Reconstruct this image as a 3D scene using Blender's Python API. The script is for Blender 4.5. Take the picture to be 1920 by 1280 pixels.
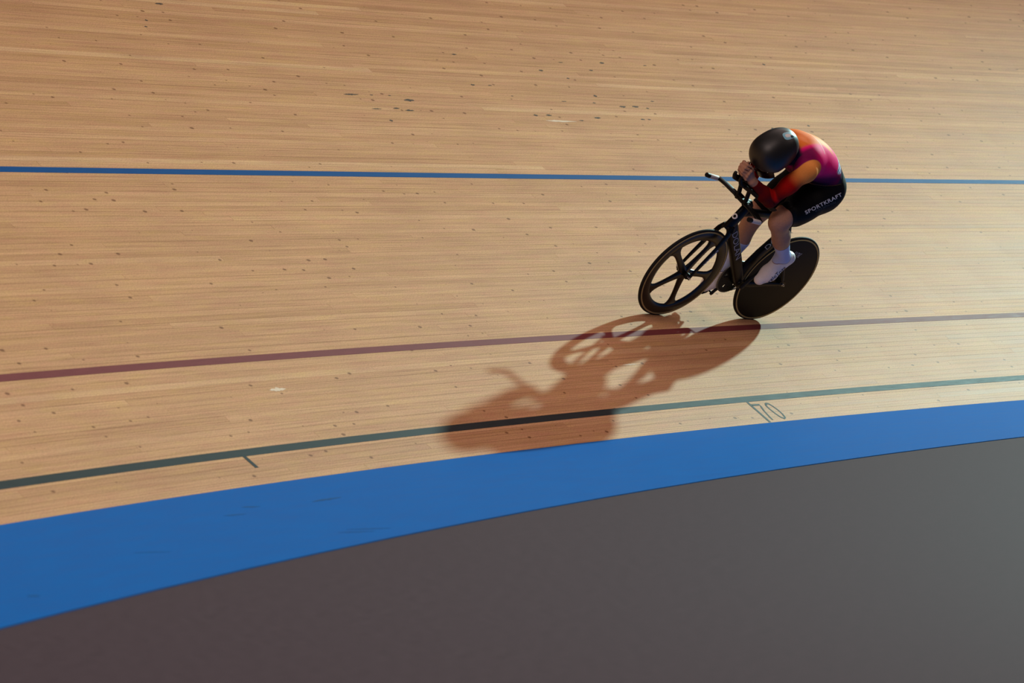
import bpy, bmesh, math, random
import numpy as np
from mathutils import Vector, Matrix
from mathutils.bvhtree import BVHTree

scene = bpy.context.scene
for o in list(bpy.data.objects):
    bpy.data.objects.remove(o, do_unlink=True)
COL = scene.collection
PI = math.pi

# ------------------------------------------------------------------ camera
CAM_POS = Vector((28.24499, 0.0, 1.33951))
YAW, PITCH, ROLL, FPX = -1.564522, -0.044864, 0.005678, 6172.07
fwd = Vector((math.cos(YAW) * math.cos(PITCH), math.sin(YAW) * math.cos(PITCH), math.sin(PITCH)))
rgt0 = Vector((math.sin(YAW), -math.cos(YAW), 0))
up0 = rgt0.cross(fwd)
rgt = rgt0 * math.cos(ROLL) + up0 * math.sin(ROLL)
upv = -rgt0 * math.sin(ROLL) + up0 * math.cos(ROLL)
cam_data = bpy.data.cameras.new('camera')
cam_data.sensor_width = 36.0
cam_data.lens = FPX / 1920.0 * 36.0
cam_data.clip_start = 0.1
cam_data.clip_end = 500
cam_data.dof.use_dof = True
cam_data.dof.focus_distance = 19.7
cam_data.dof.aperture_fstop = 4.0
cam = bpy.data.objects.new('camera', cam_data)
COL.objects.link(cam)
cam.matrix_world = Matrix(((rgt.x, upv.x, -fwd.x, CAM_POS.x), (rgt.y, upv.y, -fwd.y, CAM_POS.y),
                           (rgt.z, upv.z, -fwd.z, CAM_POS.z), (0, 0, 0, 1)))
scene.camera = cam

# ------------------------------------------------------------------ world, lights, exposure
world = bpy.data.worlds.new('arena_air')
scene.world = world
world.use_nodes = True
world.node_tree.nodes['Background'].inputs['Color'].default_value = (1.0, 0.68, 0.62, 1)
world.node_tree.nodes['Background'].inputs['Strength'].default_value = 0.025

BIKE_O = Vector((27.199412, -20.308547, 0.588594))


def aim(ob, target):
    d = Vector(target) - ob.location
    ob.rotation_euler = d.to_track_quat('-Z', 'Y').to_euler()


# the floodlight at the far end of the hall that throws the rider's shadow
sp = bpy.data.lights.new('floodlight', 'SPOT')
sp.energy = 97000
sp.color = (0.63, 1.0, 0.94)
sp.spot_size = math.radians(20.5)
sp.spot_blend = 1.0
sp.shadow_soft_size = 0.50
spo = bpy.data.objects.new('floodlight', sp)
COL.objects.link(spo)
spo.location = (6.3350, -48.8511, 19.2969)
aim(spo, (27.0, -17.4, 0.0))

# warm lamp fields under the roof
for i, (x, y, z, sx, sy, e) in enumerate([(22, -24, 15, 14, 10, 2150), (31, -4, 13, 8, 8, 3800), (8, -18, 15, 12, 12, 1900)]):
    a = bpy.data.lights.new('roof_lamps', 'AREA')
    a.shape = 'RECTANGLE'
    a.size, a.size_y = sx, sy
    a.energy = e * 0.37
    a.color = (1.0, 0.77, 0.70)
    ao = bpy.data.objects.new('roof_lamps', a)
    COL.objects.link(ao)
    ao.location = (x, y, z)
    aim(ao, (29, -17, 0))

scene.view_settings.view_transform = 'Standard'
scene.view_settings.look = 'None'
scene.view_settings.gamma = 1.0
scene.view_settings.use_curve_mapping = False
scene.view_settings.exposure = 0.0


# ------------------------------------------------------------------ helpers
def tag(o, label=None, cat=None, group=None, kind=None):
    if label:
        o['label'] = label
    if cat:
        o['category'] = cat
    if group:
        o['group'] = group
    if kind:
        o['kind'] = kind
    return o


def link(o, parent=None):
    COL.objects.link(o)
    if parent is not None:
        o.parent = parent
    return o


def mesh_obj(name, verts, faces, mat, parent=None, smooth=True, angle=35):
    me = bpy.data.meshes.new(name)
    me.from_pydata([tuple(v) for v in verts], [], [tuple(f) for f in faces])
    me.update()
    if smooth:
        me.shade_smooth()
        if angle:
            me.set_sharp_from_angle(angle=math.radians(angle))
    if mat:
        me.materials.append(mat)
    return link(bpy.data.objects.new(name, me), parent)


class MB:
    """collects verts and faces of one mesh"""

    def __init__(self):
        self.v = []
        self.f = []

    def add(self, v, f):
        n = len(self.v)
        self.v += [tuple(p) for p in v]
        self.f += [tuple(i + n for i in q) for q in f]
        return self

    def box(self, c, s, ax=None):
        c = np.array(c, float)
        ax = np.eye(3) if ax is None else np.array(ax, float)
        v = []
        for i in (-1, 1):
            for j in (-1, 1):
                for k in (-1, 1):
                    v.append(c + i * s[0] / 2 * ax[0] + j * s[1] / 2 * ax[1] + k * s[2] / 2 * ax[2])
        return self.add(v, [(0, 1, 3, 2), (4, 6, 7, 5), (0, 4, 5, 1), (2, 3, 7, 6), (0, 2, 6, 4), (1, 5, 7, 3)])

    def loft(self, pts, rad, n=16, lat=(0, 1, 0), power=2.0, cap=True):
        """sweep of ellipses; rad = list of (half width along lat, half depth)"""
        pts = [np.array(p, float) for p in pts]
        rings = []
        for i, p in enumerate(pts):
            a = pts[max(i - 1, 0)]
            b = pts[min(i + 1, len(pts) - 1)]
            t = (b - a) / (np.linalg.norm(b - a) + 1e-12)
            e1 = np.array(lat, float)
            e1 = e1 - t * (e1 @ t)
            e1 /= np.linalg.norm(e1)
            e2 = np.cross(t, e1)
            ra, rb = rad[i] if hasattr(rad[i], '__len__') else (rad[i], rad[i])
            ring = []
            for k in range(n):
                th = 2 * PI * k / n
                c, s = math.cos(th), math.sin(th)
                c = math.copysign(abs(c) ** (2 / power), c)
                s = math.copysign(abs(s) ** (2 / power), s)
                ring.append(p + e1 * ra * c + e2 * rb * s)
            rings.append(ring)
        v = [q for r in rings for q in r]
        f = []
        for i in range(len(pts) - 1):
            for k in range(n):
                k2 = (k + 1) % n
                f.append((i * n + k, i * n + k2, (i + 1) * n + k2, (i + 1) * n + k))
        if cap:
            f.append(tuple(range(n - 1, -1, -1)))
            m = (len(pts) - 1) * n
            f.append(tuple(m + k for k in range(n)))
        return self.add(v, f)

    def revolve(self, prof, c, n=96, closed=False):
        """profile (r, y) turned about the axle through c along y"""
        m = len(prof)
        v = []
        for i in range(n):
            th = 2 * PI * i / n
            for r, y in prof:
                v.append((c[0] + r * math.cos(th), c[1] + y, c[2] + r * math.sin(th)))
        f = []
        for i in range(n):
            i2 = (i + 1) % n
            for k in range(m if closed else m - 1):
                k2 = (k + 1) % m
                f.append((i * m + k, i * m + k2, i2 * m + k2, i2 * m + k))
        return self.add(v, f)

    def prism(self, poly, y0, y1):
        """polygon in x,z extruded along y"""
        n = len(poly)
        v = [(p[0], y0, p[1]) for p in poly] + [(p[0], y1, p[1]) for p in poly]
        f = [tuple(range(n)), tuple(range(2 * n - 1, n - 1, -1))]
        for i in range(n):
            j = (i + 1) % n
            f.append((i, i + n, j + n, j))
        return self.add(v, f)

    def build(self, name, mat, parent=None, smooth=True, angle=35):
        o = mesh_obj(name, self.v, self.f, mat, parent, smooth, angle)
        bm = bmesh.new()
        bm.from_mesh(o.data)
        bmesh.ops.recalc_face_normals(bm, faces=bm.faces)
        bm.to_mesh(o.data)
        bm.free()
        if smooth and angle:
            o.data.set_sharp_from_angle(angle=math.radians(angle))
        return o


# ------------------------------------------------------------------ materials
def new_mat(name):
    m = bpy.data.materials.new(name)
    m.use_nodes = True
    nt = m.node_tree
    return m, nt, nt.nodes['Principled BSDF']


def simple(name, col, rough=0.5, spec=0.5, metal=0.0, coat=0.0, var=0.08, scale=60.0):
    """plain material with a slight procedural unevenness of colour"""
    m, nt, b = new_mat(name)
    tc = nt.nodes.new('ShaderNodeTexCoord')
    nz = nt.nodes.new('ShaderNodeTexNoise')
    nz.inputs['Scale'].default_value = scale
    nz.inputs['Detail'].default_value = 3
    nt.links.new(tc.outputs['Object'], nz.inputs['Vector'])
    mx = nt.nodes.new('ShaderNodeMix')
    mx.data_type = 'RGBA'
    mx.inputs['A'].default_value = (*[c * (1 - var) for c in col], 1)
    mx.inputs['B'].default_value = (*[min(1, c * (1 + var)) for c in col], 1)
    nt.links.new(nz.outputs['Fac'], mx.inputs['Factor'])
    nt.links.new(mx.outputs['Result'], b.inputs['Base Color'])
    b.inputs['Roughness'].default_value = rough
    b.inputs['Specular IOR Level'].default_value = spec
    b.inputs['Metallic'].default_value = metal
    b.inputs['Coat Weight'].default_value = coat
    return m


def nd(nt, typ, **kw):
    n = nt.nodes.new(typ)
    for k, v in kw.items():
        setattr(n, k, v)
    return n


def math_node(nt, op, a, b=None, clamp=False):
    n = nd(nt, 'ShaderNodeMath', operation=op, use_clamp=clamp)
    for i, x in enumerate((a, b)):
        if x is None:
            continue
        if isinstance(x, (int, float)):
            n.inputs[i].default_value = x
        else:
            nt.links.new(x, n.inputs[i])
    return n.outputs[0]


def mix_rgb(nt, fac, a, b, blend='MIX'):
    n = nd(nt, 'ShaderNodeMix', data_type='RGBA', blend_type=blend)
    for s, x in (('Factor', fac), ('A', a), ('B', b)):
        if isinstance(x, (int, float)):
            n.inputs[s].default_value = x
        elif isinstance(x, tuple):
            n.inputs[s].default_value = (*x, 1)
        else:
            nt.links.new(x, n.inputs[s])
    return n.outputs['Result']


def stretched_uv(nt, su, sv):
    uv = nd(nt, 'ShaderNodeUVMap', uv_map='UVMap')
    mp = nd(nt, 'ShaderNodeMapping')
    mp.inputs['Scale'].default_value = (su, sv, 1)
    nt.links.new(uv.outputs['UV'], mp.inputs['Vector'])
    return mp.outputs['Vector']


def noise(nt, vec, scale=1.0, detail=4, w=None, rough=0.6):
    n = nd(nt, 'ShaderNodeTexNoise', noise_dimensions='4D' if w is not None else '3D')
    n.inputs['Scale'].default_value = scale
    n.inputs['Detail'].default_value = detail
    n.inputs['Roughness'].default_value = rough
    nt.links.new(vec, n.inputs['Vector'])
    if w is not None:
        nt.links.new(w, n.inputs['W'])
    return n.outputs['Fac']


def ramp(nt, fac, stops):
    r = nd(nt, 'ShaderNodeValToRGB')
    el = r.color_ramp.elements
    while len(el) < len(stops):
        el.new(0.5)
    for e, (p, c) in zip(el, stops):
        e.position = p
        e.color = (*c, 1)
    nt.links.new(fac, r.inputs['Fac'])
    return r.outputs['Color']


def make_wood():
    m, nt, b = new_mat('varnished_pine')
    at = nd(nt, 'ShaderNodeAttribute', attribute_name='tone')
    tone = at.outputs['Fac']
    seed = math_node(nt, 'MULTIPLY', tone, 137.0)
    base = ramp(nt, tone, [(0.0, (0.47, 0.243, 0.118)), (0.45, (0.545, 0.290, 0.146)), (0.8, (0.58, 0.320, 0.165)), (1.0, (0.61, 0.355, 0.190))])
    grain = noise(nt, stretched_uv(nt, 1.6, 95), 1.0, 5, seed)
    fine = noise(nt, stretched_uv(nt, 60, 260), 1.0, 3)
    streak = noise(nt, stretched_uv(nt, 0.9, 150), 1.0, 3, seed)
    cloud = noise(nt, stretched_uv(nt, 1.3, 3.5), 1.0, 4)
    c = mix_rgb(nt, 1.0, base, ramp(nt, grain, [(0.30, (0.80, 0.76, 0.72)), (0.5, (1, 1, 1)), (0.75, (1.09, 1.08, 1.06))]), 'MULTIPLY')
    c = mix_rgb(nt, 1.0, c, ramp(nt, fine, [(0.25, (0.82, 0.80, 0.80)), (0.5, (1, 1, 1)), (0.8, (1.10, 1.10, 1.06))]), 'MULTIPLY')
    c = mix_rgb(nt, 1.0, c, ramp(nt, cloud, [(0.3, (0.92, 0.90, 0.92)), (0.55, (1, 1, 1)), (0.75, (1.05, 1.05, 1.0))]), 'MULTIPLY')
    c = mix_rgb(nt, 1.0, c, ramp(nt, streak, [(0.32, (0.84, 0.80, 0.77)), (0.5, (1, 1, 1)), (0.72, (1.08, 1.08, 1.07))]), 'MULTIPLY')
    hue = noise(nt, stretched_uv(nt, 5, 22), 1.0, 4, seed)
    c = mix_rgb(nt, 1.0, c, ramp(nt, hue, [(0.33, (1.0, 0.93, 0.98)), (0.5, (1, 1, 1)), (0.66, (1.0, 1.035, 0.92))]), 'MULTIPLY')
    mott = noise(nt, stretched_uv(nt, 120, 140), 1.0, 2)
    c = mix_rgb(nt, 1.0, c, ramp(nt, mott, [(0.28, (0.80, 0.78, 0.76)), (0.5, (1, 1, 1)), (0.72, (1.14, 1.14, 1.12))]), 'MULTIPLY')
    # knots, a few per square metre, each with a paler ring
    kv = nd(nt, 'ShaderNodeTexVoronoi', voronoi_dimensions='2D')
    kv.inputs['Scale'].default_value = 1.0
    nt.links.new(stretched_uv(nt, 6.5, 11.0), kv.inputs['Vector'])
    sep = nd(nt, 'ShaderNodeSeparateColor')
    nt.links.new(kv.outputs['Color'], sep.inputs['Color'])
    size = math_node(nt, 'MULTIPLY', math_node(nt, 'POWER', sep.outputs[0], 1.7), 0.125)
    near = math_node(nt, 'SUBTRACT', size, kv.outputs['Distance'])
    knot = math_node(nt, 'MULTIPLY', near, 28.0, True)
    halo = math_node(nt, 'MULTIPLY', math_node(nt, 'ADD', near, 0.045), 9.0, True)
    has = math_node(nt, 'GREATER_THAN', sep.outputs[1], 0.55)
    c = mix_rgb(nt, math_node(nt, 'MULTIPLY', math_node(nt, 'MULTIPLY', halo, has), 0.16), c, (0.30, 0.13, 0.055))
    c = mix_rgb(nt, math_node(nt, 'MULTIPLY', math_node(nt, 'MULTIPLY', knot, has), 0.72), c, (0.13, 0.040, 0.014))
    nt.links.new(c, b.inputs['Base Color'])
    rr = math_node(nt, 'ADD', math_node(nt, 'MULTIPLY', tone, 0.06), math_node(nt, 'MULTIPLY', grain, 0.12))
    rr = math_node(nt, "ADD", rr, 0.46)
    nt.links.new(rr, b.inputs['Roughness'])
    b.inputs['Specular IOR Level'].default_value = 0.032
    bp = nd(nt, 'ShaderNodeBump')
    bp.inputs['Strength'].default_value = 0.12
    bp.inputs['Distance'].default_value = 0.002
    nt.links.new(grain, bp.inputs['Height'])
    nt.links.new(bp.outputs['Normal'], b.inputs['Normal'])
    return m


def make_paint(name, dark, light, rough=0.56, su=8.0, sv=60.0, bump=0.1, spec=0.030):
    m, nt, b = new_mat(name)
    n1 = noise(nt, stretched_uv(nt, su, sv), 1.0, 5)
    n2 = noise(nt, stretched_uv(nt, 140, 140), 1.0, 2)
    f = math_node(nt, 'ADD', math_node(nt, 'MULTIPLY', n1, 0.6), math_node(nt, 'MULTIPLY', n2, 0.4))
    nt.links.new(ramp(nt, f, [(0.3, dark), (0.7, light)]), b.inputs['Base Color'])
    nt.links.new(math_node(nt, 'ADD', math_node(nt, 'MULTIPLY', n1, 0.15), rough - 0.07), b.inputs['Roughness'])
    b.inputs['Specular IOR Level'].default_value = spec
    bp = nd(nt, 'ShaderNodeBump')
    bp.inputs['Strength'].default_value = bump
    bp.inputs['Distance'].default_value = 0.002
    nt.links.new(f, bp.inputs['Height'])
    nt.links.new(bp.outputs['Normal'], b.inputs['Normal'])
    return m


WOOD = make_wood()
RED_LINE = make_paint('red_line_paint', (0.150, 0.030, 0.032), (0.200, 0.045, 0.045))
BLACK_LINE = make_paint('black_line_paint', (0.022, 0.024, 0.025), (0.038, 0.040, 0.042))
BLUE_LINE = make_paint('blue_line_paint', (0.003, 0.050, 0.190), (0.006, 0.066, 0.230))
BLUE_BAND = make_paint('blue_band_paint', (0.000, 0.097, 0.365), (0.000, 0.125, 0.440), 0.52, 3, 14, 0.1, 0.03)
APRON = make_paint('grey_apron_coating', (0.046, 0.029, 0.038), (0.074, 0.049, 0.061), 0.66, 20, 20, 0.2, 0.05)
UNDER = simple('dark_underlay', (0.07, 0.04, 0.025), 0.9, 0.2)
SCUFF = make_paint('rubber_scuff', (0.055, 0.038, 0.030), (0.11, 0.075, 0.055), 0.55)
PALE = make_paint('worn_pale_wood', (0.62, 0.45, 0.32), (0.75, 0.60, 0.46), 0.5)
BLUE_SCUFF = make_paint('blue_band_scuff', (0.010, 0.070, 0.190), (0.018, 0.095, 0.270), 0.55)

# ------------------------------------------------------------------ track geometry
R0, BETA, BB, WBLUE = 33.10485, 0.609487, 0.020185, 1.4824
PHI70 = -0.625518
DPHI = 0.02
PH_A, PH_B = -0.50, 0.56          # modelled stretch, measured from the 70 m mark


def cone(w, phi):
    a = BETA if w >= 0 else BB
    r = R0 + w * math.cos(a)
    return np.array([r * math.cos(phi), r * math.sin(phi), w * math.sin(a)])


def normal_at(w, phi):
    a = BETA if w >= 0 else BB
    return np.array([-math.sin(a) * math.cos(phi), -math.sin(a) * math.sin(phi), math.cos(a)])


def surf(w, dphi, h=0.0):
    """point of the facetted track at slope distance w and angle dphi from the 70 m mark, raised by h"""
    k = math.floor(dphi / DPHI)
    s = dphi / DPHI - k
    p = (1 - s) * cone(w, PHI70 + k * DPHI) + s * cone(w, PHI70 + (k + 1) * DPHI)
    return p + h * normal_at(w, PHI70 + dphi)


def cuts(a, b):
    k0 = math.floor(a / DPHI + 1e-6) + 1
    out = [a]
    while k0 * DPHI < b - 1e-6:
        out.append(k0 * DPHI)
        k0 += 1
    return out + [b]


def strip_mesh(ws, a, b, h=0.0):
    """grid over slope distances ws and the arc a..b, with metre UVs"""
    cs = cuts(a, b)
    v, uv, f = [], [], []
    for c in cs:
        for w in ws:
            v.append(surf(w, c, h))
            uv.append((c * R0, w))
    m = len(ws)
    for i in range(len(cs) - 1):
        for j in range(m - 1):
            f.append((i * m + j, (i + 1) * m + j, (i + 1) * m + j + 1, i * m + j + 1))
    return v, f, uv


def set_uv(me, uv):
    lay = me.uv_layers.new(name='UVMap')
    idx = np.empty(len(me.loops), dtype=np.int32)
    me.loops.foreach_get('vertex_index', idx)
    lay.data.foreach_set('uv', np.array(uv, dtype=np.float32)[idx].ravel())


def strip(name, ws, a, b, mat, h=0.0, thick=0.0, parent=None):
    v, f, uv = strip_mesh(ws, a, b, h)
    if thick:                                       # closed slab
        n, m = len(v), len(ws)
        v2, _, _ = strip_mesh(ws, a, b, h - thick)
        nc = n // m
        f = f + [tuple(i + n for i in reversed(q)) for q in f]
        for i in range(nc - 1):
            for j in (0, m - 1):
                q = (i * m + j, (i + 1) * m + j, (i + 1) * m + j + n, i * m + j + n)
                f.append(q if j else tuple(reversed(q)))
        for i in (0, nc - 1):
            for j in range(m - 1):
                q = (i * m + j, i * m + j + 1, i * m + j + 1 + n, i * m + j + n)
                f.append(q if not i else tuple(reversed(q)))
        v, uv = v + v2, uv + uv
    o = mesh_obj(name, v, f, mat, parent, smooth=False)
    set_uv(o.data, uv)
    return o


rng = random.Random(7)
floor = strip('floor_track', [0.0, 1.5, 3.0, 4.5, 6.2], PH_A, PH_B, UNDER, h=-0.018, thick=0.05)
tag(floor, 'banked pine plank track surface filling the upper picture', 'track floor', kind='structure')
floor.data.name = 'floor_track'
band = strip('floor_blue_band', [-WBLUE, -1.0, -0.5, -0.0006], PH_A, PH_B, BLUE_BAND, h=0.0, thick=0.04)
tag(band, 'wide bright blue painted band between wooden track and grey apron', 'blue band', kind='structure')
apron = strip('floor_apron', [-18.0, -12.0, -8.0, -5.0, -3.0, -WBLUE - 0.0008], PH_A - 0.3, PH_B + 0.5, APRON, h=-0.004, thick=0.05)
tag(apron, 'dark grey flat apron floor along the bottom of the picture', 'apron floor', kind='structure')

# planks -----------------------------------------------------------
PW, GAP = 0.045, 0.0008


def plank_geo(row, a, b, tone, rnd):
    w0, w1 = row * PW + GAP / 2, (row + 1) * PW - GAP / 2
    h0, h1 = rnd.uniform(-0.0003, 0.0002), rnd.uniform(-0.0003, 0.0002)
    g = 0.0006 / R0
    cs = cuts(a + g, b - g)
    v, uv, f = [], [], []
    for c in cs:
        for w, h in ((w0, -0.017), (w0, h0), (w1, h1), (w1, -0.017)):
            v.append(surf(w, c, h))
            uv.append((c * R0, w))
    for i in range(len(cs) - 1):
        for j in range(3):
            f.append((4 * i + j, 4 * (i + 1) + j, 4 * (i + 1) + j + 1, 4 * i + j + 1))
    f.append((0, 1, 2, 3))
    e = 4 * (len(cs) - 1)
    f.append((e + 3, e + 2, e + 1, e))
    return v, uv, f


def in_view_size(row, a, b):
    """apparent size of a plank as the camera sees it: nearest visible distance"""
    best = 0
    for k in range(9):
        d = a + (b - a) * k / 8
        p = Vector(surf((row + 0.5) * PW, d)) - CAM_POS
        z = p.dot(fwd)
        if z < 1:
            continue
        x, y = p.dot(rgt) / z * FPX, p.dot(upv) / z * FPX
        if abs(x) < 960 and abs(y) < 640:
            n = Vector(normal_at(1, PHI70 + d))
            best += (b - a) / 9 / z * abs(n.dot(p)) / z / z
    return best


planks = []
for row in range(int(6.1 / PW)):
    a = PH_A + rng.uniform(-0.12, 0.0)
    while a < PH_B:
        b = a + rng.uniform(0.11, 0.19)
        lo, hi = max(a, PH_A), min(b, PH_B)
        if hi - lo > 0.004:
            t = min(1.0, max(0.0, rng.gauss(0.45, 0.17)))
            if rng.random() < 0.05:
                t = rng.uniform(0.85, 1.0)
            planks.append((in_view_size(row, lo, hi), row, lo, hi, t))
        a = b
planks.sort(key=lambda p: -p[0])


def tone_attr(me, vals):
    at = me.attributes.new('tone', 'FLOAT', 'POINT')
    at.data.foreach_set('value', np.array(vals, dtype=np.float32))


for i, (s, row, a, b, t) in enumerate(planks[:300]):
    v, uv, f = plank_geo(row, a, b, t, rng)
    o = mesh_obj('plank', v, f, WOOD, floor, smooth=False)
    set_uv(o.data, uv)
    tone_attr(o.data, [t] * len(v))
V, UV, FA, TN = [], [], [], []
for s, row, a, b, t in planks[300:]:
    v, uv, f = plank_geo(row, a, b, t, rng)
    n = len(V)
    V += v
    UV += uv
    TN += [t] * len(v)
    FA += [tuple(i + n for i in q) for q in f]
o = mesh_obj('plank_field', V, FA, WOOD, floor, smooth=False)
set_uv(o.data, UV)
tone_attr(o.data, TN)
o['kind'] = 'stuff'

# painted lines ------------------------------------------------------
tag(strip('trim_1', [0.2001, 0.2501], PH_A, PH_B, BLACK_LINE, h=0.0010, thick=0.0012),
    'thin black measuring line just above the blue band', 'line', kind='structure')
tag(strip('trim_2', [0.8734, 0.9234], PH_A, PH_B, RED_LINE, h=0.0010, thick=0.0012),
    'dark red line across the planks below the wheels', 'line', kind='structure')
tag(strip('trim_3', [2.5055, 2.5555], PH_A, PH_B, BLUE_LINE, h=0.0010, thick=0.0012),
    'thin blue line across the planks behind the rider', 'line', kind='structure')


def stroke(mb, pts, wid, h=0.0010):
    """painted stroke through (dphi, w) points, width in metres"""
    P = [np.array([p[0] * R0, p[1]]) for p in pts]
    L = []
    for i, p in enumerate(P):
        a, b = P[max(i - 1, 0)], P[min(i + 1, len(P) - 1)]
        t = (b - a) / np.linalg.norm(b - a)
        n = np.array([-t[1], t[0]]) * wid / 2
        L.append((p + n, p - n))
    v = []
    for hh in (h, h - 0.0012):
        for a, b in L:
            v.append(surf(a[1], a[0] / R0, hh))
            v.append(surf(b[1], b[0] / R0, hh))
    n = 2 * len(P)
    f = []
    for i in range(len(P) - 1):
        k = 2 * i
        f += [(k, k + 1, k + 3, k + 2), (n + k, n + k + 2, n + k + 3, n + k + 1),
              (k, k + 2, n + k + 2, n + k), (k + 1, n + k + 1, n + k + 3, k + 3)]
    f += [(0, n, n + 1, 1), (n - 2, n - 1, 2 * n - 1, 2 * n - 2)]
    mb.add(v, f)


def plane_uv(o):
    me = o.data
    set_uv(me, [((math.atan2(p.co.y, p.co.x) - PHI70) * R0, (math.hypot(p.co.x, p.co.y) - R0) / math.cos(BETA)) for p in me.vertices])


mb = MB()
stroke(mb, [(0.1502, 0.2005), (0.1502, 0.115)], 0.030)
o = mb.build('trim_4', BLACK_LINE, None, smooth=False)
plane_uv(o)
tag(o, 'short black tick hanging below the black line at left', 'tick', kind='structure')
mb = MB()
stroke(mb, [(0.00015, 0.2005), (0.00015, 0.004)], 0.023)
o = mb.build('trim_5', BLACK_LINE, None, smooth=False)
plane_uv(o)
tag(o, 'black cross mark from black line to blue band beside the number', 'tick', kind='structure')
num = bpy.data.objects.new('trim_6', None)
num.location = surf(0.1, -0.004, 0.001)
link(num)
tag(num, 'black hand-painted number 70 between black line and blue band', 'number', kind='structure')
for pts in ([(-0.0003, 0.168), (-0.00265, 0.166), (-0.0025, 0.150), (-0.0019, 0.108), (-0.0016, 0.064), (-0.00142, 0.022)],
            [(-0.00445, 0.158), (-0.0051, 0.172), (-0.0058, 0.166), (-0.0062, 0.139), (-0.00645, 0.101), (-0.0064, 0.065), (-0.00605, 0.034),
             (-0.0054, 0.024), (-0.0048, 0.038), (-0.0044, 0.076), (-0.00425, 0.118), (-0.0043, 0.150), (-0.00475, 0.168)]):
    mb = MB()
    stroke(mb, pts, 0.015)
    o = mb.build('digit', BLACK_LINE, None, smooth=False)
    plane_uv(o)
    o.parent = num
    o.matrix_parent_inverse = Matrix.Translation(num.location).inverted()


# scuffs -----------------------------------------------------------
def blob(name, dphi, w, ln, wd, mat, parent, h, tilt=0.0):
    n = 22
    ring = []
    half = n // 2
    for k in range(n):
        up_ = 1 if k < half else -1
        q = (k / (half - 1) if k < half else (n - 1 - k) / (half - 1)) * 2 - 1          # -1..1 along the mark
        x = -q * ln / 2 if up_ > 0 else -q * ln / 2
        y = up_ * wd / 2 * ((1 - abs(q)) ** 0.6 * rng.uniform(0.45, 1.25) + 0.04)
        ring.append((dphi + x / R0, w + y + tilt * x))
    v = [surf(b, a, h) for a, b in ring] + [surf(b, a, h - 0.0006) for a, b in ring]
    f = [tuple(range(n)), tuple(range(2 * n - 1, n - 1, -1))] + [(k, k + n, (k + 1) % n + n, (k + 1) % n) for k in range(n)]
    o = mesh_obj(name, v, f, mat, parent, smooth=False)
    set_uv(o.data, [(a * R0, b) for a, b in ring] * 2)
    return o


for d, w, a, b in [(0.01371, 3.4118, 28, 3), (-0.0017, 3.3726, 20, 5), (0.01099, 3.2567, 20, 2), (0.00491, 3.2719, 12, 3), (0.00163, 3.2531, 18, 3),
                   (0.01069, 3.1277, 6, 4), (0.00786, 3.4162, 6, 2), (0.00261, 3.4194, 6, 2), (-0.05359, 3.8241, 9, 4), (-0.06295, 3.9441, 10, 2),
                   (-0.06992, 3.8585, 8, 3), (-0.07624, 3.9669, 10, 4), (-0.05945, 3.7371, 6, 3), (-0.06178, 3.5238, 7, 4), (-0.05887, 3.434, 6, 3),
                   (-0.0667, 3.4003, 14, 4), (-0.07091, 3.4068, 14, 4), (-0.06857, 3.2456, 9, 3), (-0.07067, 3.2484, 6, 3), (-0.05439, 3.2462, 12, 5),
                   (-0.04825, 3.2058, 10, 2), (-0.0398, 3.2579, 12, 3), (-0.03557, 3.2519, 8, 4), (-0.03169, 3.9703, 10, 3), (-0.02667, 3.596, 8, 3),
                   (-0.03184, 3.5995, 8, 2), (-0.08961, 3.9616, 8, 2), (0.0394, 4.354, 14, 4), (0.04834, 4.1431, 5, 3), (-0.07855, 3.4852, 9, 2),
                   (-0.07435, 3.392, 6, 3), (-0.04963, 3.4386, 10, 2), (-0.03507, 3.4784, 5, 2), (-0.10868, 3.1817, 7, 4), (-0.13058, 4.0632, 6, 4),
                   (-0.12197, 3.2316, 6, 4), (0.05054, 4.0671, 5, 3)]:
    blob('scuff_mark', d, w, a / 195, b / 170, SCUFF, floor, 0.0006, -0.03)
for d, w, a, b in [(-0.04158, 3.1909, 62, 4), (0.12435, 0.6478, 28, 5), (0.02245, 0.6196, 30, 2)]:
    blob('worn_patch', d, w, a / 195, b / 170, PALE, floor, 0.0006)
for d, w, a, b, tl in [(0.16497, -0.5644, 60, 3, 0.0), (0.19311, -1.2641, 34, 2, 0.8), (0.19726, -1.2796, 30, 2, 0.7), (0.23078, -0.9563, 26, 2, 0.8),
                       (0.18944, -0.5709, 28, 2, 0.3), (0.27206, -1.2108, 8, 4, 0.3), (0.1797, -0.4637, 20, 4, 0.4)]:
    blob('scuff_mark', d, w, a / 220, b / 80, BLUE_SCUFF, band, 0.0006, tl)

# ------------------------------------------------------------------ bicycle and rider share one leaning frame
AX_T = Vector((0.65879457, 0.75029925, 0.05514305))
AX_L = Vector((-0.56309043, 0.54036943, -0.62524399))
AX_U = Vector((-0.49891771, 0.38085682, 0.77847877))
FRAME = Matrix(((AX_T.x, AX_L.x, AX_U.x, BIKE_O.x), (AX_T.y, AX_L.y, AX_U.y, BIKE_O.y), (AX_T.z, AX_L.z, AX_U.z, BIKE_O.z), (0, 0, 0, 1)))
CARBON = simple('black_carbon', (0.003, 0.003, 0.0035), 0.36, 0.14)
MATT = simple('matt_black_carbon', (0.004, 0.004, 0.004), 0.55, 0.2)
RUBBER = simple('tyre_rubber', (0.008, 0.008, 0.008), 0.7, 0.2)
TAN = simple('tan_sidewall', (0.48, 0.34, 0.11), 0.6, 0.3)
RIM = simple('rim_carbon', (0.006, 0.005, 0.004), 0.28, 0.3)
DISC = simple('disc_carbon', (0.007, 0.0055, 0.003), 0.5, 0.10, var=0.25, scale=220)
STEEL = simple('bright_steel', (0.60, 0.62, 0.66), 0.3, 0.5, metal=1.0)
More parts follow.
